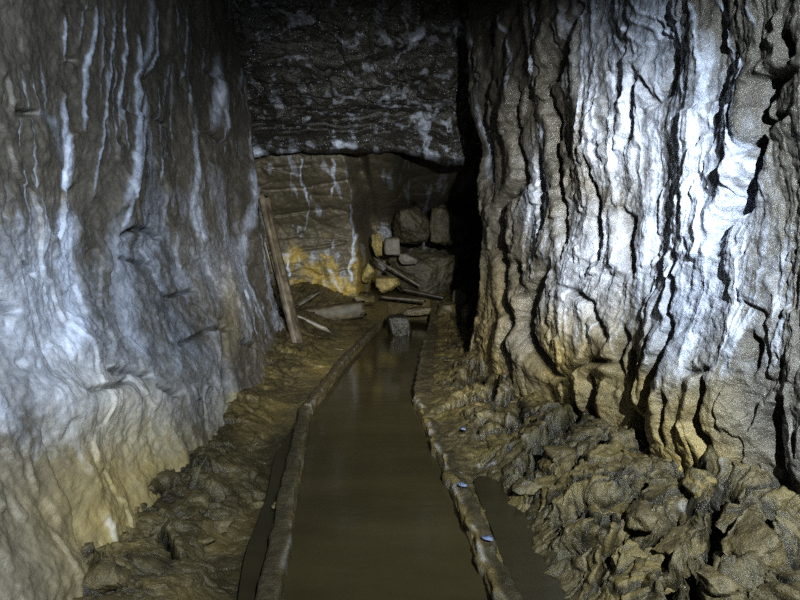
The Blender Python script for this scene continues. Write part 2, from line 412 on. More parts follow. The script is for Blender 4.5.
# --- right wall
def right_wall():
    u = np.concatenate([np.linspace(476, 850, 480), np.linspace(852, 1500, 220)])
    # invert px -> y along the wall line x = 1.43 - .186 (y - 2)
    yy = 1.802 * F / (u - 400 + 0.186 * F)
    ys = np.concatenate([np.linspace(-2.2, 0.8, 60), yy[yy > 0.85], np.linspace(5.4, 6.1, 60), [6.5, 7, 7.6, 8.4, 9.2, 10, 11, 12.2]])
    ys = np.unique(np.round(ys, 4))
    P = wall_sheet(RIGHT, ys, np.concatenate([np.linspace(-0.3, 2.4, 540), np.linspace(2.4, 4.3, 150)[1:]]))
    U, V = project(P); vis = sstep(1.2, 1.6, P[..., 1])
    N = grid_normals(P)
    N = np.where(((N * np.stack([-P[..., 0], 0 * P[..., 0], 1.2 - P[..., 2]], -1)).sum(-1) < 0)[..., None], -N, N)
    X, Y, Z = P[..., 0], P[..., 1], P[..., 2]
    wl = 3.2 * np.log(np.maximum(Y, 0.5) + 0.3)
    wy = wl + 0.09 * fbm(wl * 1.3, Z * 0.9, 3.3, 4, 105)
    d = 0.08 * fbm(wy * 1.3, Z * 0.6, 0.5, 3, 101)
    d += 0.036 * ridged(wy * 1.7, Z * 0.35, 1.5, 2, 102)
    d += 0.028 * fbm(wy * 2.8, Z * 2.0, 0.1, 5, 103)
    d += 0.008 * ridged(wy * 6 + Z * 1.0, Z * 6, 0.1, 4, 104) + 0.006 * fbm(wl * 18, Z * 30, 0.2, 3, 106)
    lay = fbm(wy * 1.8, Z * 0.7, 7.7, 5, 109)
    d += 0.022 * sstep(0.02, 0.05, lay) - 0.022 * sstep(0.24, 0.27, lay) + 0.02 * sstep(-0.3, -0.27, lay)
    # wall swells outward in the lower half into hanging folds
    d += 0.07 * gauss2(U, V, 590, 330, 60, 60) + 0.10 * gauss2(U, V, 720, 400, 45, 90) + 0.06 * gauss2(U, V, 610, 395, 30, 35) - 0.05 * gauss2(U, V, 655, 460, 10, 40)
    wob = 4.0 * fbm(U * 0.03, V * 0.03, 0.0, 4, 141)
    cr = [  # points, width px, depth m, +1/-1 side that stands proud
        ([(577, 40), (568, 60), (559, 83)], 6, .12, 0), ([(530, 81), (525, 135), (528, 180), (507, 211), (503, 240), (508, 270)], 3.5, .10, 0),
        ([(559, 85), (561, 126), (568, 171), (575, 211), (577, 258)], 3, .10, 0), ([(645, 67), (642, 103), (636, 148)], 3, .07, 0),
        ([(683, 34), (678, 70), (674, 90), (663, 104), (645, 66)], 3, .04, 0), ([(805, 70), (775, 83), (768, 110), (771, 135), (755, 202), (733, 240)], 6, .16, 0),
        ([(748, 158), (771, 132), (800, 112)], 3.5, .09, 0), ([(609, 216), (609, 265)], 3.5, .08, 0),
        ([(562, 263), (546, 290), (535, 321), (545, 350), (572, 380)], 5, .14, 0), ([(510, 245), (514, 290), (523, 326), (521, 368)], 4, .12, 0), ([(520, 260), (530, 275), (537, 300)], 4, .07, 0),
        ([(634, 328), (627, 357), (634, 372)], 3.5, .08, 0), ([(694, 318), (688, 350), (676, 378), (665, 415)], 5, .12, 0), ([(604, 375), (604, 412)], 3, .09, 0),
        ([(652, 415), (664, 440), (676, 470)], 6, .16, 0), ([(771, 332), (773, 372)], 3.5, .07, 0), ([(633, 209), (636, 250), (640, 276)], 4, .10, 0), ([(688, 250), (690, 318)], 3, .06, 0),
        ([(600, 150), (612, 220)], 2.5, .05, 0), ([(640, 350), (652, 400)], 3, .07, 0), ([(545, 150), (552, 240)], 2.5, .07, 0), ([(500, 60), (492, 120), (497, 200)], 3, .06, 0),
        ([(575, 285), (600, 300), (618, 340)], 3, .06, 0), ([(715, 372), (740, 368)], 3, .05, 0), ([(570, 378), (600, 360), (630, 362)], 3, .07, 0), ([(735, 372), (730, 420), (745, 470)], 4, .08, 0), ([(700, 390), (695, 440)], 3, .06, 0),
        ([(800, 400), (782, 420), (790, 470)], 4, .08, 0), ([(595, 0), (580, 30)], 3, .06, 0), ([(790, 30), (800, 60)], 5, .08, 0), ([(520, 20), (510, 60)], 3, .06, 0)]
    dk = np.zeros(U.shape)
    for pts, w, a, _ in cr:
        dd, sd, pos = poly_dist(U + wob, V + wob * .6, pts)
        taper = np.clip(np.minimum(pos, 1 - pos) * 5 + 0.25, 0, 1)
        g = np.exp(-(dd / (w * (0.5 + 0.7 * taper))) ** 2) * vis * taper
        d -= 0.85 * a * g
        # one lip stands proud
        d += 0.3 * a * np.exp(-((dd - w * 2.2) / (w * 1.6)) ** 2) * (sd > 0) * vis * taper
        dk = np.maximum(dk, 0.8 * np.exp(-(dd / (w * .6)) ** 2) * taper)  # crack shade painted into the colour along the carved lines
    # blue-white calcite
    patch = fbm(Y * 1.4, Z * 0.8, 2.2, 4, 152)
    fine = ridged(wy * 17 + 0.9 * patch, Z * 0.55, 4.4, 3, 151)
    d += 0.006 * sstep(0.6, 1.4, fine) * (1 - sstep(330, 430, V)) * vis
    broad = np.maximum(1.05 * gauss2(U, V, 708, 245, 58, 170), 0.75 * gauss2(U, V, 640, 60, 60, 130))
    broad = np.maximum(broad, 0.42 * gauss2(U, V, 605, 280, 60, 100))
    broad = np.maximum(broad, 0.45 * gauss2(U, V, 545, 205, 22, 80))
    broad = np.maximum(broad, 0.35 * gauss2(U, V, 780, 330, 40, 150))
    broad *= 1 - sstep(340, 430, V + 40 * patch)
    cal = broad * (0.62 + 0.5 * sstep(-0.3, 0.5, patch))
    cal = np.maximum(cal, sstep(1.0, 1.4, fine) * (0.12 + 0.75 * sstep(0.1, 0.5, broad)) * (1 - sstep(330, 430, V)))
    streaks = [([(480, 20), (487, 70), (487, 120), (497, 190)], 1.8, .6), ([(505, 5), (520, 40), (523, 90)], 1.8, .8), ([(549, 0), (552, 40), (545, 85), (548, 150)], 2.2, .9),
               ([(612, 0), (620, 35), (640, 60)], 2.5, 1), ([(622, 0), (630, 25), (655, 45), (672, 40)], 2.5, 1), ([(632, 0), (640, 15), (668, 30), (680, 35)], 2.2, 1), ([(645, 0), (655, 12), (680, 25)], 2, 1),
               ([(610, 30), (625, 70), (640, 60)], 2.5, .9), ([(703, 0), (712, 60), (713, 110), (722, 130)], 2.5, 1), ([(725, 0), (737, 40), (735, 95), (728, 125)], 2.0, .9), ([(752, 55), (748, 110), (746, 145)], 1.8, .8),
               ([(683, 10), (690, 60), (692, 85)], 2.5, .9), ([(600, 0), (606, 60), (603, 130)], 2, .7), ([(575, 0), (585, 60)], 1.6, .5), ([(760, 0), (765, 30)], 2, .5)]
    for pts, w, s in streaks:
        dd, sd, pos = poly_dist(U + wob * .7, V, pts)
        g = np.exp(-(dd / w) ** 2) * np.clip(np.minimum(pos, 1 - pos) * 6 + .3, 0, 1)
        cal = np.maximum(cal, s * g); d += vis * 0.012 * s * np.exp(-(dd / (w * 1.4)) ** 2)
    och = 0.95 * sstep(290, 385, V + 40 * patch) * (1 - sstep(735, 775, U)) + 0.5 * sstep(400, 480, V) * (1 - sstep(750, 800, U))
    och = np.maximum(och, 0.55 * sstep(220, 320, V) * (1 - sstep(500, 560, U)))
    och = np.clip(och * (0.75 + 0.5 * patch), 0, 1)
    dk = np.maximum(dk, 0.5 * (1 - sstep(60, 290, V)) * (1 - sstep(570, 630, U + 25 * patch)))  # darker towards the top on the far part
    dk = np.maximum(dk, 0.35 * gauss2(U, V, 780, 60, 50, 120))
    dk = np.maximum(dk, 0.35 * (1 - sstep(30, 190, V)))  # darker towards the top all along
    P = P + N * d[..., None]
    o = link_mesh('wall_right', P.reshape(-1, 3), grid_faces(*P.shape[:2]), M['right'], attrs={'calcite': np.clip(cal, 0, 1), 'ochre': och, 'dark_and_shade': np.clip(dk, 0, 1)})
    return tag(o, kind='structure')

# --- roof
def roof():
    ys = np.concatenate([[-2.2, -1, 0, 1, 2, 3, 4, 4.6], np.linspace(5.0, 8.0, 330), [8.3, 8.8, 9.4, 10, 11, 12.3]])
    xs = np.linspace(-2.7, 2.6, 480)
    X, Y = np.meshgrid(xs, ys, indexing='ij')
    Z = np.interp(Y, [-2.2, 5.4, 5.9, 6.5, 7.0, 7.5, 7.62, 8.2, 12.5], [4.1, 4.05, 3.95, 3.40, 2.95, 2.56, 2.72, 2.9, 2.95]) - 0.05 * (X / 1.5) ** 2
    P = np.stack([X, Y, Z], -1)
    U, V = project(P); N = grid_normals(P)
    N = np.where((N[..., 2] > 0)[..., None], -N, N)
    d = 0.09 * fbm(X * 1.1, Y * 1.1, 0.5, 3, 201) + 0.05 * ridged(X * 1.0, Y * 2.2 + 0.4 * X, 1.5, 4, 202)
    d += 0.035 * fbm(X * 5, Y * 5, 0.1, 4, 203)
    lay = fbm(X * 0.7, Y * 1.8, 3.7, 4, 209)
    for t in (-0.35, -0.1, 0.12, 0.35): d += 0.05 * sstep(t, t + 0.03, lay)
    e = clods(X * 3.0, Y * 3.0, 211)[0]
    d += 0.03 * e
    d *= 0.7
    d *= 1 - 0.6 * sstep(6.9, 7.4, Y) * (1 - sstep(7.55, 7.8, Y))
    lipw = fbm(X * 2.2, Y * 0.2, 0, 4, 220)
    d += 0.06 * np.exp(-((Y - 7.5 - 0.1 * lipw) / 0.12) ** 2)
    d += 0.20 * gauss2(X, Y, 0.75, 7.4, 0.45, 0.5)
    cn = fbm(X * 4, Y * 3, 0.2, 5, 230)
    cal = np.zeros(U.shape)
    cal = np.maximum(cal, (0.35 + 0.9 * cn) * np.exp(-((Y - 7.48 - 0.12 * lipw) / 0.06) ** 2))
    cal = np.maximum(cal, 0.6 * gauss2(X, Y, 0.5, 7.25, 0.4, 0.35) * sstep(-0.1, 0.5, cn))
    cal = np.maximum(cal, 0.22 * sstep(0.25, 0.6, cn))
    cal = np.maximum(cal, (0.4 + cn) * np.exp(-((Y - 6.35 - 0.1 * lipw) / 0.07) ** 2) * sstep(-.6, .3, X))
    cal = np.maximum(cal, 0.3 * sstep(1.2, 1.6, ridged(X * 2.5, Y * 4, 0.2, 4, 233)))
    for yb, wd, x0 in ((6.35, .05, -.2), (6.62, .05, -.8), (6.85, .06, -1.2), (7.1, .05, -1.4)):
        cal = np.maximum(cal, 0.4 * sstep(-.15, .5, fbm(X * 6, Y * 6, .3, 4, 240)) * np.exp(-((Y - yb - 0.10 * lipw) / wd) ** 2) * sstep(x0 - .5, x0 + .5, X))
    net = np.maximum(ridged(X * 5, Y * 5, 0.2, 3, 250), ridged(X * 6, Y * 3, 3.2, 3, 251))
    cal = np.maximum(cal, 0.6 * sstep(1.3, 1.65, net) * np.maximum(gauss2(X, Y, .45, 7.2, .55, .4), .35 * sstep(6.9, 7.4, Y)))
    P = P + N * d[..., None]
    z0 = np.zeros(U.shape)
    o = link_mesh('ceiling', P.reshape(-1, 3), grid_faces(*P.shape[:2], flip=False), M['ceil'], attrs={'calcite': np.clip(cal, 0, 1), 'ochre': z0, 'dark_and_shade': z0})
    return tag(o, kind='structure')

# --- end wall
def end_wall():
    xs = np.linspace(-2.6, 2.5, 420); zs = np.linspace(-0.4, 3.1, 330)
    X, Z = np.meshgrid(xs, zs, indexing='ij')
    Y = 9.1 + 1.5 * sstep(-0.75, -0.45, X + 0.12 * fbm(Z * 2, 0.3, 0.1, 3, 300)) - 0.25 * sstep(-1.4, -2.4, X)
    Y = Y - 3.0 * sstep(1.55, 2.55, Z) * sstep(-0.75, -0.4, X)                       # low arch over the fallen blocks
    Y = Y - 1.25 * sstep(1.3, 2.55, Z) * (1 - sstep(-0.75, -0.45, X))
    Y += 0.95 * sstep(-0.2, 0.3, X)
    P = np.stack([X, Y, Z], -1); U, V = project(P)
    d = 0.12 * fbm(X * 1.2, Z * 1.2, 0.5, 4, 301) + 0.05 * fbm(X * 5, Z * 5, 0.3, 4, 303)
    bed = Z + 0.12 * fbm(X * 1.2, Z, 0.4, 3, 305)
    d += 0.05 * sstep(-0.1, 0.1, np.sin(bed * 7 + 1.5 * fbm(X * .8, Z * 2, 0.2, 3, 308))) + 0.012 * np.sin(bed * 23 + 1) * sstep(0, .4, fbm(X, Z * 2, 0.7, 3, 309))
    d += 0.05 * clods(X * 1.6, Z * 2.5, 306)[0]
    for pts, w, a in (([(275, 215), (330, 208), (352, 213)], 1.6, .06), ([(300, 250), (345, 243)], 1.6, .06), ([(268, 168), (310, 165)], 1.4, .04), ([(262, 190), (300, 188), (350, 180)], 1.2, .04), ([(395, 200), (410, 178), (440, 172)], 2, .05)):
        dd, _, _ = poly_dist(U, V, pts); d -= a * np.exp(-(dd / w) ** 2)
    P[..., 1] -= d
    wob = 3 * fbm(U * .08, V * .08, 0, 3, 340)
    cal = np.zeros(U.shape)
    for pts, w, s in (([(302, 160), (300, 180), (308, 205)], 2, .7), ([(292, 165), (293, 195)], 1.3, .4), ([(333, 160), (336, 185), (330, 195)], 2.2, .7), ([(350, 205), (355, 250), (350, 270)], 2.5, .6), ([(356, 235), (350, 265), (352, 280)], 2.5, .8),
                      ([(287, 255), (290, 275)], 3, .9), ([(330, 270), (340, 290)], 4, .7), ([(362, 245), (368, 290)], 3, .5), ([(310, 200), (305, 230)], 2, .4), ([(345, 160), (352, 200)], 1.5, .4)):
        dd, _, _ = poly_dist(U + wob, V, pts); cal = np.maximum(cal, s * np.exp(-(dd / (.6 * w)) ** 2))
    cal = np.maximum(cal, 0.4 * sstep(0.15, 0.5, fbm(X * 5, Z * 2.5, 0.9, 4, 330)) * (1 - sstep(345, 356, U) * (1 - sstep(372, 380, U))))
    on = fbm(X * 3.2, Z * 3.2, 1.7, 4, 320)
    och = 0.9 * sstep(-0.18, 0.4, on + 0.55 * gauss2(U, V, 325, 280, 45, 26) - 0.28) * sstep(225, 262, V) * (1 - sstep(390, 420, U))
    och = np.maximum(och, 0.8 * gauss2(U, V, 362, 280, 9, 30)); och = np.maximum(och, 0.9 * gauss2(U, V, 312, 270, 12, 8))
    dk = 0.35 * (1 - sstep(150, 200, V)) + 0.45 * sstep(375, 400, U)  # darker towards the top and the right
    dk = np.maximum(dk, gauss2(U, V, 414, 205, 6, 7))  # shade of a small opening painted as a dark spot
    o = link_mesh('wall_back', P.reshape(-1, 3), grid_faces(*P.shape[:2], flip=True), M['back'], attrs={'calcite': np.clip(cal, 0, 1), 'ochre': np.clip(och, 0, 1), 'dark_and_shade': np.clip(dk, 0, 1)})
    return tag(o, kind='structure')

# ------------------------------------------------------------------ floor
KL = [at_z(*p, 0.0) for p in ((268, 680), (283, 600), (296, 510), (311, 416), (346, 366), (388, 320))]
KR = [at_z(*p, 0.0) for p in ((530, 680), (492, 600), (444, 476), (414, 405), (421, 360), (431, 322))]
KL = [Vector((KL[0].x - 0.02, -2.2, 0))] + KL; KR = [Vector((KR[0].x + 0.02, -2.2, 0))] + KR
KLy = [p.y for p in KL]; KLx = [p.x for p in KL]; KRy = [p.y for p in KR]; KRx = [p.x for p in KR]
CH_END = 9.1
def xl(y): return np.interp(y, KLy, KLx)
def xr(y): return np.interp(y, KRy, KRx)

FL_CR = [([(440, 412), (475, 398), (512, 389), (545, 378), (572, 374)], 4, .10), ([(458, 389), (485, 372), (508, 362), (535, 360)], 3.5, .09), ([(525, 452), (548, 436), (566, 425), (590, 408), (610, 396)], 3.5, .09),
         ([(553, 532), (570, 515), (587, 502), (625, 491), (667, 474), (702, 465)], 5, .10), ([(562, 558), (590, 548), (618, 537), (660, 523), (681, 509)], 4.5, .09),
         ([(693, 610), (699, 554), (716, 530), (716, 498), (735, 502)], 6, .13), ([(800, 512), (772, 520), (747, 551), (702, 568)], 6, .12), ([(470, 430), (500, 420), (530, 415)], 2.5, .05), ([(512, 485), (530, 465), (545, 440)], 3.5, .07),
         ([(640, 430), (600, 440), (560, 470)], 3, .07), ([(668, 600), (672, 580), (690, 578)], 5, .09), ([(600, 580), (605, 560), (590, 545)], 3, .06), ([(470, 405), (490, 385), (500, 370)], 3, .06), ([(640, 505), (630, 530), (610, 545)], 3, .06),
         ([(188, 485), (200, 483)], 3.5, .06), ([(205, 490), (222, 500)], 3.5, .06), ([(146, 500), (168, 488), (178, 482)], 3, .05), ([(60, 598), (90, 580), (104, 556)], 4, .06), ([(100, 590), (130, 580)], 4, .05), ([(160, 520), (175, 560)], 3, .04)]
PUD = [  # outline in the frame, level
    ('left_near', [(252, 600), (262, 560), (266, 535), (280, 532), (270, 560), (262, 610), (246, 615)], 0.03)]

def floor_z(X, Y, full=True, cracks=False):
    X = np.asarray(X, float); Y = np.asarray(Y, float)
    l, r = xl(Y), xr(Y)
    dl, dr = l - X, X - r
    ch = (dl < 0) & (dr < 0) & (Y < CH_END)
    wn = fbm(X * 1.6, Y * 1.6, 0.2, 4, 401)
    zl = 0.035 + 0.10 * sstep(0.22, 0.6, dl + 0.10 * wn) + 0.16 * sstep(0.55, 1.0, dl) - 0.055 * sstep(0.08, 0.13, dl) * (1 - sstep(0.22, 0.34, dl + 0.12 * wn)) * (1 - sstep(3.4, 4.3, Y)) 
    zr = 0.045 + (0.26 - 0.02 * np.clip(Y, 0, 6)) * np.clip(dr, 0, 3) + 0.07 * sstep(0.35, 0.75, dr) * (1 - sstep(2.5, 4.5, Y))
    zr = zr - 0.075 * np.exp(-((dr - 0.21) / 0.12) ** 2) * sstep(1.0, 1.6, Y) * (1 - sstep(2.9, 3.3, Y))
    z = np.where(dl > 0, zl, np.where(dr > 0, zr, -0.25))
    z = np.where((Y >= CH_END) & (dl <= 0) & (dr <= 0), 0.05, z)
    z = z + (0.22 * sstep(7.6, 9.2, Y) + 0.12 * sstep(8.6, 9.6, Y)) * (~ch)
    # edge of the pit between the kerbs
    if full:
        amp_r = sstep(0.06, 0.45, dr); amp_l = sstep(0.2, 0.6, dl) + 0.25 * sstep(0.02, 0.1, dl)
        amp = np.where(dl > 0, amp_l * 0.75, np.where(dr > 0, 0.25 + amp_r * 1.0, 0.0)) * (~ch)
        wx = X + 0.06 * fbm(X * 5, Y * 5, 0.4, 3, 420); wy = Y + 0.08 * fbm(X * 5, Y * 5, 3.4, 3, 421)
        al, ac = wx * .82 + wy * .57, wy * .82 - wx * .57
        c1, e1 = clods(al * 2.4, ac * 3.6, 411); c2, e2 = clods(al * 6 + 3, ac * 9, 412); c3, e3 = clods(al * 14, ac * 19, 413)
        z = z + amp * (0.045 * c1 + 0.024 * c2 + 0.010 * c3 + 0.06 * wn + 0.006 * ridged(X * 14, Y * 14, 0.1, 3, 430))
        if cracks: return z, amp * np.maximum(.8 * np.exp(-(e1 / .07) ** 2), np.maximum(.75 * np.exp(-(e2 / .09) ** 2) * sstep(-.3, .3, wn + .2), .4 * np.exp(-(e3 / .1) ** 2)))  # second value: painted shade in the gaps between clods
    return z

def floor():
    pyy = np.concatenate([np.linspace(306, 650, 560), np.linspace(653, 1000, 120)])
    yy = 1.25 * F / (pyy - 240)
    ys = np.concatenate([np.linspace(-2.2, 0.85, 50), yy[yy > 0.9], [11, 11.6, 12.2]])
    ys = np.unique(np.round(ys, 4))
    n = 720
    t = np.linspace(0, 1, n)
    # columns follow the kerbs so the channel edge stays crisp
    nl, nc = int(n * .36), 14
    cols = []
    for y in ys:
        lw, rw = -1.75 if y < 6.7 else -2.5, 1.85 if y < 5.6 else 2.5
        l, r = float(xl(y)), float(xr(y))
        cols.append(np.concatenate([np.linspace(lw, l - 0.002, nl), np.linspace(l + 0.002, r - 0.002, nc), np.linspace(r + 0.002, rw, n - nl - nc)]))
    X = np.stack(cols, 1); Y = np.broadcast_to(ys[None, :], X.shape).copy()
    base = floor_z(X, Y, False); Z, crk = floor_z(X, Y, True, True)
    U, V = project(np.stack([X, Y, base], -1))
    wob = 5 * fbm(U * .04, V * .04, 0, 4, 441)
    dk = np.zeros(U.shape); l, r = xl(Y), xr(Y)
    inch = (X > l) & (X < r)
    for pts, w, a in FL_CR:
        dd, sd, pos = poly_dist(U + wob, V + wob * .7, pts)
        tp = np.clip(np.minimum(pos, 1 - pos) * 5 + .3, 0, 1)
        k = np.clip(2.2 / np.maximum(Y, 1.0), 0.5, 1.4)
        Z -= np.where(inch, 0, 1.9 * a * np.exp(-(dd / (w * (.5 + .6 * tp))) ** 2) * tp)
        Z += np.where(inch, 0, .55 * a * np.exp(-((dd - 2.0 * w) / (2.2 * w)) ** 2) * (sd < 0) * tp)
        dk = np.maximum(dk, .97 * np.exp(-(dd / (w * 1.05)) ** 4) * tp)  # fissure shade painted nearly black into the mud colour
    dk = np.maximum(dk, np.clip(crk, 0, .85))  # plus the painted shade between clods
    on = fbm(X * 2.5, Y * 2.5, .7, 4, 450)
    och = np.clip(0.35 * sstep(-0.1, .4, on), 0, 1)
    och = np.maximum(och, 0.9 * gauss2(U, V, 325, 370, 18, 9)); och = np.maximum(och, .7 * gauss2(U, V, 350, 345, 14, 10)); och = np.maximum(och, .8 * gauss2(U, V, 640, 585, 40, 15) * sstep(-.1, .2, on))
    dk = np.maximum(dk, 0.55 * np.exp(-((X - l + 0.17) / 0.12) ** 2) * (1 - sstep(3.4, 4.3, Y)))  # darker band beside the left kerb
    cal = 0.25 * sstep(.5, .7, fbm(X * 9, Y * 9, .1, 4, 460)) * (X > r)
    off = np.where(inch, 0, 1.0) * sstep(0.04, .2, np.maximum(l - X, X - r))
    sh = lambda k, f, sd: fbm(X * f + k, Y * f, Z * f * 1.5, 3, sd)
    X = X + off * (0.030 * sh(0, 6, 470) + 0.010 * sh(5, 18, 471)); Y = Y + off * (0.030 * sh(9, 6, 472) + 0.010 * sh(3, 18, 473))
    P = np.stack([X, Y, Z], -1)
    o = link_mesh('floor', P.reshape(-1, 3), grid_faces(*P.shape[:2], flip=False), M['mud'], attrs={'calcite': np.clip(cal, 0, 1), 'ochre': och, 'dark_and_shade': np.clip(dk, 0, 1)})
    return tag(o, kind='structure'), P

left_wall(); right_wall(); roof(); end_wall()
floor_obj, FP = floor()

def ground(x, y):
    """height of the finished floor near a point"""
    j = int(np.argmin(np.abs(FP[0, :, 1] - y))); i = int(np.argmin(np.abs(FP[:, j, 0] - x)))
    return float(FP[max(0, i-2):i+3, max(0, j-1):j+2, 2].mean())

def on_floor(px, py):
    a, b, c = ray(px, py)
    t = np.linspace(1.2, 11, 900)
    z = CAMZ + c * t; f = floor_z(a * t, b * t)
    k = np.argmax(z <= f) if (z <= f).any() else 899
    return Vector((a * t[k], b * t[k], float(f[k])))

# ------------------------------------------------------------------ water
def water():
    ys = np.concatenate([np.linspace(-2.2, 1.6, 12), np.linspace(1.7, CH_END, 160)])
    t = np.linspace(0, 1, 30)
    X = np.stack([xl(y) - 0.03 + (xr(y) - xl(y) + 0.06) * t for y in ys], 1)
    Y = np.broadcast_to(ys[None], X.shape)
    P = np.stack([X, Y, np.zeros(X.shape)], -1)
    o = link_mesh('channel_water', P.reshape(-1, 3), grid_faces(*P.shape[:2]), M['water'])
    tag(o, 'still murky brown water filling the drainage channel between the two kerbs', 'water', kind='stuff')
water()

def blob_patch(name, pts, z, mat, label, cat):
    """a small pool: smooth irregular outline, gently domed mesh"""
    P2 = [at_z(px, py, z) for px, py in pts]
    ring = []
    n = len(P2)
    for i in range(n):
        p0, p1, p2, p3 = P2[i - 1], P2[i], P2[(i + 1) % n], P2[(i + 2) % n]
        for k in range(6):
            t = k / 6
            ring.append(0.5 * (2 * p1 + (p2 - p0) * t + (2 * p0 - 5 * p1 + 4 * p2 - p3) * t * t + (3 * p1 - p0 - 3 * p2 + p3) * t ** 3))
    bm = bmesh.new()
    vs = [bm.verts.new((p.x, p.y, z)) for p in ring]
    bm.faces.new(vs)
    bmesh.ops.triangulate(bm, faces=bm.faces[:])
    bmesh.ops.recalc_face_normals(bm, faces=bm.faces[:])
    me = bpy.data.meshes.new(name); bm.to_mesh(me); bm.free(); me.materials.append(mat)
    if me.polygons and me.polygons[0].normal.z < 0: me.flip_normals()
    o = bpy.data.objects.new(name, me); col.objects.link(o)
    return tag(o, label, cat)

blob_patch('puddle', [(236, 640), (244, 560), (258, 520), (268, 490), (276, 455), (292, 430), (300, 434), (290, 480), (280, 530), (266, 590), (258, 640)], 0.022, M['puddle'], 'long dark puddle between left kerb and muddy left bank', 'puddle')
blob_patch('puddle', [(474, 480), (500, 482), (560, 535), (612, 590), (626, 650), (540, 650), (514, 590), (492, 530)], 0.034, M['puddle'], 'shallow brown puddle on the bank right of the right kerb', 'puddle')

# ------------------------------------------------------------------ kerbs
def kerb(pts, w, top, bot, seed, side, label, rag=0.012, mat='kerb', rim=0.15):
    """rough timber along a polyline; pts are the water-side edge, side = +1 if the timber lies to +x of it"""
    pts = [np.array(p) for p in pts]
    L = [0.0]
    for a, b_ in zip(pts[:-1], pts[1:]): L.append(L[-1] + np.linalg.norm(b_ - a))
    n = max(30, int(L[-1] / 0.018)); ss = np.linspace(0, L[-1], n)
    c = np.stack([np.interp(ss, L, [p[k] for p in pts]) for k in range(2)], 1)
    prof = []
    def lerp(a, b_, k): return [(a[0] + (b_[0] - a[0]) * i / k, a[1] + (b_[1] - a[1]) * i / k) for i in range(k)]
    b0 = 0.01
    pr = lerp((0, bot), (0, top - b0), 10) + lerp((0, top - b0), (b0, top), 2) + lerp((b0, top), (w - b0, top), 8) + lerp((w - b0, top), (w, top - b0), 2) + lerp((w, top - b0), (w, bot), 5) + lerp((w, bot), (0, bot), 3)
    pr = np.array(pr); m = len(pr)
    V = np.zeros((n, m, 3))
    V[..., 0] = c[:, None, 0] + side * pr[None, :, 0]; V[..., 1] = c[:, None, 1]; V[..., 2] = pr[None, :, 1]
    q = V
    nx = fbm(q[..., 0] * 9, q[..., 1] * 5, q[..., 2] * 9, 5, seed); nz = fbm(q[..., 0] * 10, q[..., 1] * 5, q[..., 2] * 10, 4, seed + 3)
    V[..., 0] += rag * nx + 0.01 * fbm(q[..., 1] * 2, 0, 0, 2, seed + 5); V[..., 2] += np.where(pr[None, :, 1] > bot + .02, rag * nz * 0.8 + 0.010 * fbm(q[..., 1] * 2.5, 0, 3, 3, seed + 9), 0)
    i = np.arange(n * m).reshape(n, m); j = np.roll(i, -1, 1)
    f = np.stack([i[:-1].ravel(), i[1:].ravel(), j[1:].ravel(), j[:-1].ravel()], 1)
    if side > 0: f = f[:, ::-1]
    faces = [tuple(a) for a in f] + [tuple(i[0]), tuple(i[-1][::-1])]
    fa = np.empty(len(faces), object); fa[:] = faces
    zz = V.reshape(-1, 3)
    inner = np.broadcast_to(np.exp(-((pr[:, 0] - 0.004) / .02) ** 2)[None] * (pr[:, 1] > -.06)[None], (n, m))
    cal = 0.5 * (0.2 + rim) * inner.ravel() * sstep(.05, .5, fbm(zz[:, 0] * 25, zz[:, 1] * 9, zz[:, 2] * 25, 3, seed + 20))
    o = link_mesh('channel_kerb', zz, fa, M[mat], attrs={'calcite': cal, 'ochre': np.clip(0.05 + rim * inner.ravel() * (1 + fbm(zz[:, 0] * 20, zz[:, 1] * 8, 0, 3, seed + 30)), 0, 1), 'dark_and_shade': np.zeros(len(zz))})
    return tag(o, label, 'kerb')

kl = [(p.x, p.y) for p in KL]; kr = [(p.x, p.y) for p in KR]
def sub(poly, y0, y1):
    ys = [y0] + [p[1] for p in poly if y0 < p[1] < y1] + [y1]
    return [(float(np.interp(y, [p[1] for p in poly], [p[0] for p in poly])), y) for y in ys]
yb_l, yb_r = KL[4].y, KR[4].y
kerb(sub(kl, -2.0, yb_l), 0.085, 0.075, -0.22, 501, -1, 'long near timber kerb along the left edge of the channel')
kerb(sub(kl, yb_l + 0.03, CH_END - .1), 0.07, 0.085, -0.22, 502, -1, 'narrow far timber kerb on the channel left, running toward the yellow wall')
kerb(sub(kr, -2.0, yb_r), 0.085, 0.06, -0.22, 503, 1, 'ragged near kerb along the right edge of the channel', rag=0.03, rim=.6)
kerb(sub(kr, yb_r + 0.03, CH_END - .1), 0.14, 0.10, -0.22, 504, 1, 'dark far kerb on channel right, beyond the bend beside black recess', rag=0.022)

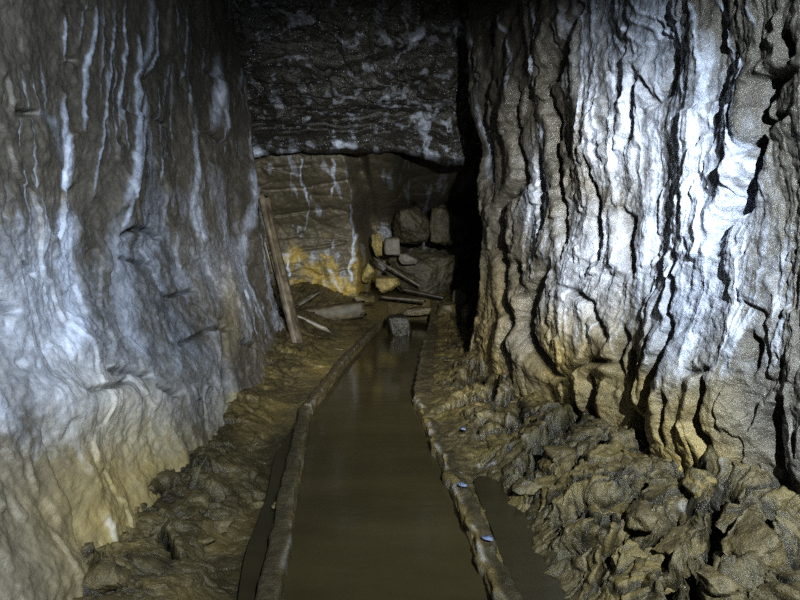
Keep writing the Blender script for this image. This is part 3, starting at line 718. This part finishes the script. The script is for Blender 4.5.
# ------------------------------------------------------------------ timber
def board(name, a, b_, w, t, mat, label, cat, seed, roll=0.0, taper=1.0, bend=0.0, rag_end=0.05):
    """weathered plank from a to b, width w, thickness t"""
    a, b_ = Vector(a), Vector(b_); d = b_ - a; L = d.length
    n, m, k = max(24, int(L / 0.03)), 8, 3
    pr = [(-.5 + i / m, -.5) for i in range(m)] + [(.5, -.5 + i / k) for i in range(k)] + [(.5 - i / m, .5) for i in range(m)] + [(-.5, .5 - i / k) for i in range(k)]
    pr = np.array(pr); q = len(pr); s = np.linspace(0, 1, n)
    sc = 1 + (taper - 1) * s
    V = np.zeros((n, q, 3))
    V[..., 0] = pr[None, :, 0] * w * sc[:, None]; V[..., 2] = pr[None, :, 1] * t * sc[:, None]; V[..., 1] = s[:, None] * L
    V[..., 0] *= 1 - 0.10 * (np.abs(pr[None, :, 1]) > .45); V[..., 2] *= 1 - 0.2 * (np.abs(pr[None, :, 0]) > .45)
    endn = rag_end * fbm(pr[:, 0] * 5, pr[:, 1] * 3, 0.3, 3, seed)
    V[0, :, 1] += endn; V[-1, :, 1] += endn * 1.4
    g = fbm(V[..., 0] * 30, V[..., 1] * 1.5, V[..., 2] * 30, 3, seed + 1)
    V[..., 2] += 0.10 * t * g + bend * np.sin(np.pi * s)[:, None]; V[..., 0] += 0.06 * w * fbm(V[..., 1] * 2.0, 0.2, V[..., 2] * 8, 3, seed + 2)
    i = np.arange(n * q).reshape(n, q); j = np.roll(i, -1, 1)
    f = np.stack([i[:-1].ravel(), j[:-1].ravel(), j[1:].ravel(), i[1:].ravel()], 1)
    faces = [tuple(x) for x in f] + [tuple(i[0][::-1]), tuple(i[-1])]
    fa = np.empty(len(faces), object); fa[:] = faces
    o = link_mesh(name, V.reshape(-1, 3), fa, M[mat])
    rot = d.to_track_quat('Y', 'Z')
    o.rotation_mode = 'QUATERNION'
    from mathutils import Quaternion
    o.rotation_quaternion = rot @ Quaternion((0, 1, 0), roll); o.location = a
    return tag(o, label, cat)

def fl(px, py, dz=0.0):
    p = on_floor(px, py); p.z += dz; return p
foot = at(298, 345, 6.25)
board('timber_prop', (foot.x, foot.y, ground(foot.x, foot.y) - 0.02), at(263, 196, 6.75), 0.15, 0.09, 'prop', 'long weathered brown timber prop leaning against the left wall corner', 'timber', 601, roll=0.25, taper=0.8)
board('timber_plank', at(284, 312, 6.75), at(257, 214, 6.85), 0.05, 0.03, 'palewood', 'thin pale lath leaning just behind the long timber prop', 'plank', 602, roll=0.4)
board('timber_plank', at(262, 301, 7.1), at(326, 329, 7.25), 0.09, 0.05, 'palewood', 'pale broken plank lying slantwise behind foot of timber prop', 'plank', 603, rag_end=.12)
board('timber_plank', at(296, 306, 7.6), at(314, 295, 7.9), 0.09, 0.035, 'palewood', 'short pale plank end poking up right of the timber prop', 'plank', 604, rag_end=.15)
board('timber_beam', at(298, 318, 7.9), at(362, 309, 8.1), 0.18, 0.22, 'beam', 'thick brown beam lying on ground below yellow stained wall', 'timber', 605, rag_end=.1)
board('timber_stick', at(374, 258, 9.05), at(420, 286, 8.9), 0.05, 0.03, 'prop', 'brown stick leaning down from yellow stone across fallen blocks', 'stick', 606)
board('timber_plank', at(403, 289, 8.75), at(444, 298, 8.6), 0.10, 0.04, 'darkwood', 'dark flat plank lying across the front of fallen blocks', 'plank', 607)
board('timber_plank', at(382, 297, 8.6), at(424, 301, 8.45), 0.06, 0.035, 'prop', 'narrow brown plank on rubble above the end of the channel', 'plank', 608)

# ------------------------------------------------------------------ stones
def rock(name, c, size, seed, mat, label, cat='stone', group=None, cuts=9, rough=0.06, rot=0.0, sub=4, och=0.0, cut=(0.5, 0.85)):
    rs = np.random.RandomState(seed)
    bm = bmesh.new(); bmesh.ops.create_icosphere(bm, subdivisions=sub, radius=1.0)
    V = np.array([v.co[:] for v in bm.verts]); Fc = np.array([[v.index for v in f.verts] for f in bm.faces]); bm.free()
    V = V / np.max(np.abs(V), axis=1, keepdims=True) * 0.55 + V * 0.45
    for k in range(cuts):
        n = rs.normal(size=3); n /= np.linalg.norm(n); h = rs.uniform(*cut)
        e = np.maximum(0, V @ n - h); V = V - (e * 0.95)[:, None] * n
    nr = V / (np.linalg.norm(V, axis=1, keepdims=True) + 1e-6)
    s = seed * 3.7
    d = rough * fbm(V[:, 0] * 2 + s, V[:, 1] * 2, V[:, 2] * 2, 5, seed) + rough * .5 * ridged(V[:, 0] * 3 + s, V[:, 1] * 3, V[:, 2] * 3, 3, seed + 4)
    V = V + nr * d[:, None]
    V = V * np.array(size)[None]
    cr, sr = math.cos(rot), math.sin(rot)
    V = np.stack([V[:, 0] * cr - V[:, 1] * sr, V[:, 0] * sr + V[:, 1] * cr, V[:, 2]], 1)
    z0 = np.zeros(len(V))
    oc = och * sstep(-.2, .3, fbm(nr[:, 0] * 2 + s, nr[:, 1] * 2, nr[:, 2] * 2, 3, seed + 8))
    o = link_mesh(name, V, Fc, M[mat], attrs={'calcite': z0, 'ochre': oc, 'dark_and_shade': z0})
    o.location = c
    return tag(o, label, cat, group)

# fallen blocks in front of the end wall
rock('fallen_block', at(424, 275, 9.8), (0.68, 0.42, 0.44), 11, 'slab', 'big grey angular block, lowest and largest of the fall at tunnel end', 'boulder', cuts=12, rough=.10, sub=6, cut=(.7, .95))
rock('fallen_block', at(413, 226, 9.95), (0.32, 0.3, 0.31), 12, 'slab', 'dark block on the upper left of the fall below the arch', 'boulder', cuts=9, rough=.10, rot=.2, sub=5, cut=(.72, .95))
rock('fallen_block', at(449, 225, 9.95), (0.32, 0.3, 0.33), 13, 'slab', 'tilted dark slab on upper right of the fall, beside black recess', 'boulder', cuts=9, rough=.10, rot=-.2, sub=5, cut=(.72, .95))
rock('fallen_block', at(462, 298, 8.8), (0.15, 0.15, 0.15), 23, 'slab', 'dim block at lower right of the fall beside black recess', 'boulder', cuts=12, rough=.06, rot=-.2)
rock('rounded_stone', at(393, 247, 9.2), (0.15, 0.14, 0.16), 14, 'grey', 'pale grey rounded stone wedged on left shoulder of fallen blocks', cuts=3)
rock('rounded_stone', at(408, 259, 9.05), (0.15, 0.11, 0.09), 15, 'grey', 'pale flat stone lying just right of the rounded grey one', cuts=8)
rock('ochre_stone', at(377, 246, 9.3), (0.09, 0.13, 0.20), 16, 'yellow', 'upright bright yellow stone at left edge of fallen blocks', cuts=9, rough=.16)
rock('ochre_stone', at(389, 284, 8.95), (0.22, 0.16, 0.15), 17, 'yellow', 'broad yellow-brown stone at foot of the fallen blocks', cuts=10, rough=.09)
rock('ochre_stone', at(368, 272, 9.15), (0.11, 0.12, 0.17), 18, 'yellow', 'yellow lump between stained wall and fallen blocks', cuts=9, rough=.1)
rock('rubble_stone', at(364, 300, 8.6), (0.17, 0.17, 0.10), 19, 'stone', 'muddy stone at the far left end of the channel', cuts=9, och=.5)
rock('channel_boulder', at_z(399, 337, 0.0) + Vector((0, 0.25, 0.09)), (0.17, 0.16, 0.18), 20, 'wetrock', 'dark rounded boulder sitting in water at far end of channel', 'boulder', cuts=3, sub=5, rough=.09)
rock('rubble_stone', at(449, 310, 8.4), (0.20, 0.16, 0.16), 21, 'stone', 'muddy stone heap top right of the channel end', cuts=11, rough=.1)
rock('rubble_stone', at(468, 312, 7.9), (0.15, 0.16, 0.18), 22, 'stone', 'shadowed muddy stone beside the black recess', cuts=11, rough=.1)
rock('rubble_stone', at(424, 311, 8.85), (0.38, 0.14, 0.07), 24, 'stone', 'long flat brown stone bridging the dark mouth at the channel end', cuts=11, rough=.1)

# stones on the right-hand mud slope, each found by what surrounds it
ST = [  # px, py, half-size (x,y,z), label
    (736, 515, (.10, .09, .08), 'blocky muddy stone at the foot of right wall, above the black fissure'),
    (762, 556, (.13, .11, .09), 'broad muddy stone at the lower right beside black fissure'),
    (792, 590, (.10, .09, .07), 'rough brown stone in the bottom right corner'),
    (716, 590, (.08, .07, .06), 'angular stone just right of the vertical black fissure'),
    (684, 548, (.10, .09, .06), 'flat muddy stone just left of the vertical black fissure'),
    (640, 522, (.11, .09, .06), 'wide flat clod midway up the right slope between two dark ledges'),
    (652, 572, (.13, .10, .06), 'yellowish stone slab low on the right slope'),
    (604, 552, (.09, .08, .05), 'small brown stone below the lower dark ledge of right slope'),
    (700, 490, (.09, .08, .06), 'stone tucked under the ochre buttress of right wall'),
    (490, 437, (.09, .06, .035), 'ochre-topped flat stone on right bank near channel bend'),
    (543, 405, (.11, .10, .08), 'smooth rounded rock under the hanging fold of right wall'),
    (560, 450, (.13, .10, .05), 'large flat mud slab halfway along the right slope'),
    (478, 395, (.10, .12, .06), 'dark stone below the far edge of right wall'),
    (526, 486, (.09, .08, .045), 'muddy stone just above the right puddle'),
    (190, 500, (.11, .10, .07), 'big muddy lump at the top of left mud bank below a black gap'),
    (152, 516, (.09, .09, .06), 'brown mud lump touching the smooth pale left wall'),
    (104, 578, (.10, .09, .06), 'muddy clod at the bottom left of the left mud bank'),
    (222, 520, (.08, .07, .04), 'flat muddy clod on left bank, just above the dark left puddle'),
    (340, 349, (.10, .09, .05), 'muddy stone beside far left kerb, below thick brown beam'),
    (318, 366, (.09, .08, .04), 'flat yellowish clod on left bank near the kerb bend'),
    (300, 372, (.08, .07, .04), 'brown clod on left bank below foot of timber prop'),
]
for k, (px, py, sz, lab) in enumerate(ST):
    p = on_floor(px, py); p.z = ground(p.x, p.y) - sz[2] * 0.35
    rock('slope_stone', p, sz, 40 + k, 'stone', lab, cuts=18, rough=.13, cut=(.4, .8), rot=k * .9, och=.7 if 'ochre' in lab or 'yellow' in lab else .2)
# small pebbles on the left bank and kerbs
PB = [(276, 508, .022, 'small pale stone on edge of the left puddle nearer the camera'), (283, 447, .022, 'small pale stone where left puddle narrows beside left kerb'),
      (262, 540, .025, 'muddy pebble on the mud spit by the left puddle'), (258, 508, .03, 'brown pebble on the muddy left bank beside puddle'), (205, 545, .035, 'larger brown lump on the left mud bank')]
for k, (px, py, s, lab) in enumerate(PB):
    p = on_floor(px, py); p.z = ground(p.x, p.y) + s * .4
    rock('pebble', p, (s * 1.5, s, s * .8), 70 + k, 'stone', lab, sub=3, och=.4)
for k, (px, py, lab) in enumerate([(463, 492, 'upper blue-grey chip standing in for a glint on the right kerb'), (487, 546, 'lower blue-grey chip standing in for a glint on the right kerb'), (463, 434, 'tiny pale blue chip standing in for a glint on mud right of channel bend')]):
    p = on_floor(px, py); p.z = ground(p.x, p.y) + .035
    rock('glint_chip', p, (.024, .018, .010), 90 + k, 'chip', lab, cat='chip', sub=3)  # blue-grey chips made to stand in for glints

# ------------------------------------------------------------------ light
def lamp(name, typ, loc, energy, color, **kw):
    l = bpy.data.lights.new(name, typ); l.energy = energy; l.color = color
    for k, v in kw.items(): setattr(l, k, v)
    o = bpy.data.objects.new(name, l); col.objects.link(o); o.location = loc
    return o
def aim(o, tgt):
    o.rotation_euler = (Vector(tgt) - o.location).to_track_quat('-Z', 'Y').to_euler()
k = lamp('cap_lamp', 'SPOT', (0.80, 0.0, 2.1), 500, (0.80, 0.90, 1.0), spot_size=math.radians(88), spot_blend=1.0, shadow_soft_size=0.02)
aim(k, (1.4, 2.3, 0.9))
k2 = lamp('left_fill', 'SPOT', (0.35, 0.0, 1.9), 370, (0.80, 0.90, 1.0), spot_size=math.radians(88), spot_blend=1.0, shadow_soft_size=0.03)  # added fill that brightens the left wall
aim(k2, (-1.5, 2.9, 0.95))
k3 = lamp('far_fill', 'SPOT', (0.64, 0.0, 1.85), 1250, (0.94, 0.96, 0.94), spot_size=math.radians(50), spot_blend=1.0, shadow_soft_size=0.03)  # added spot that brightens the far end
aim(k3, (-0.6, 9.0, 0.9))
w = bpy.data.worlds.new('World'); bpy.context.scene.world = w; w.use_nodes = True
w.node_tree.nodes['Background'].inputs[0].default_value = (0.01, 0.011, 0.013, 1)
w.node_tree.nodes['Background'].inputs[1].default_value = 0.3

# ------------------------------------------------------------------ camera
cam = bpy.data.cameras.new('camera'); cam.sensor_width = 36; cam.lens = F * 36 / 800; cam.clip_start = 0.05
co = bpy.data.objects.new('camera', cam); col.objects.link(co)
co.location = (0, 0, CAMZ); co.rotation_euler = (math.pi / 2 - PITCH, 0, 0)
sc = bpy.context.scene; sc.camera = co
sc.view_settings.view_transform = 'Standard'
sc.view_settings.exposure = 0.62
sc.view_settings.look = 'Medium High Contrast'
sc.cycles.use_denoising = False
sc.cycles.sample_clamp_indirect = 2.0
sc.cycles.max_bounces = 4
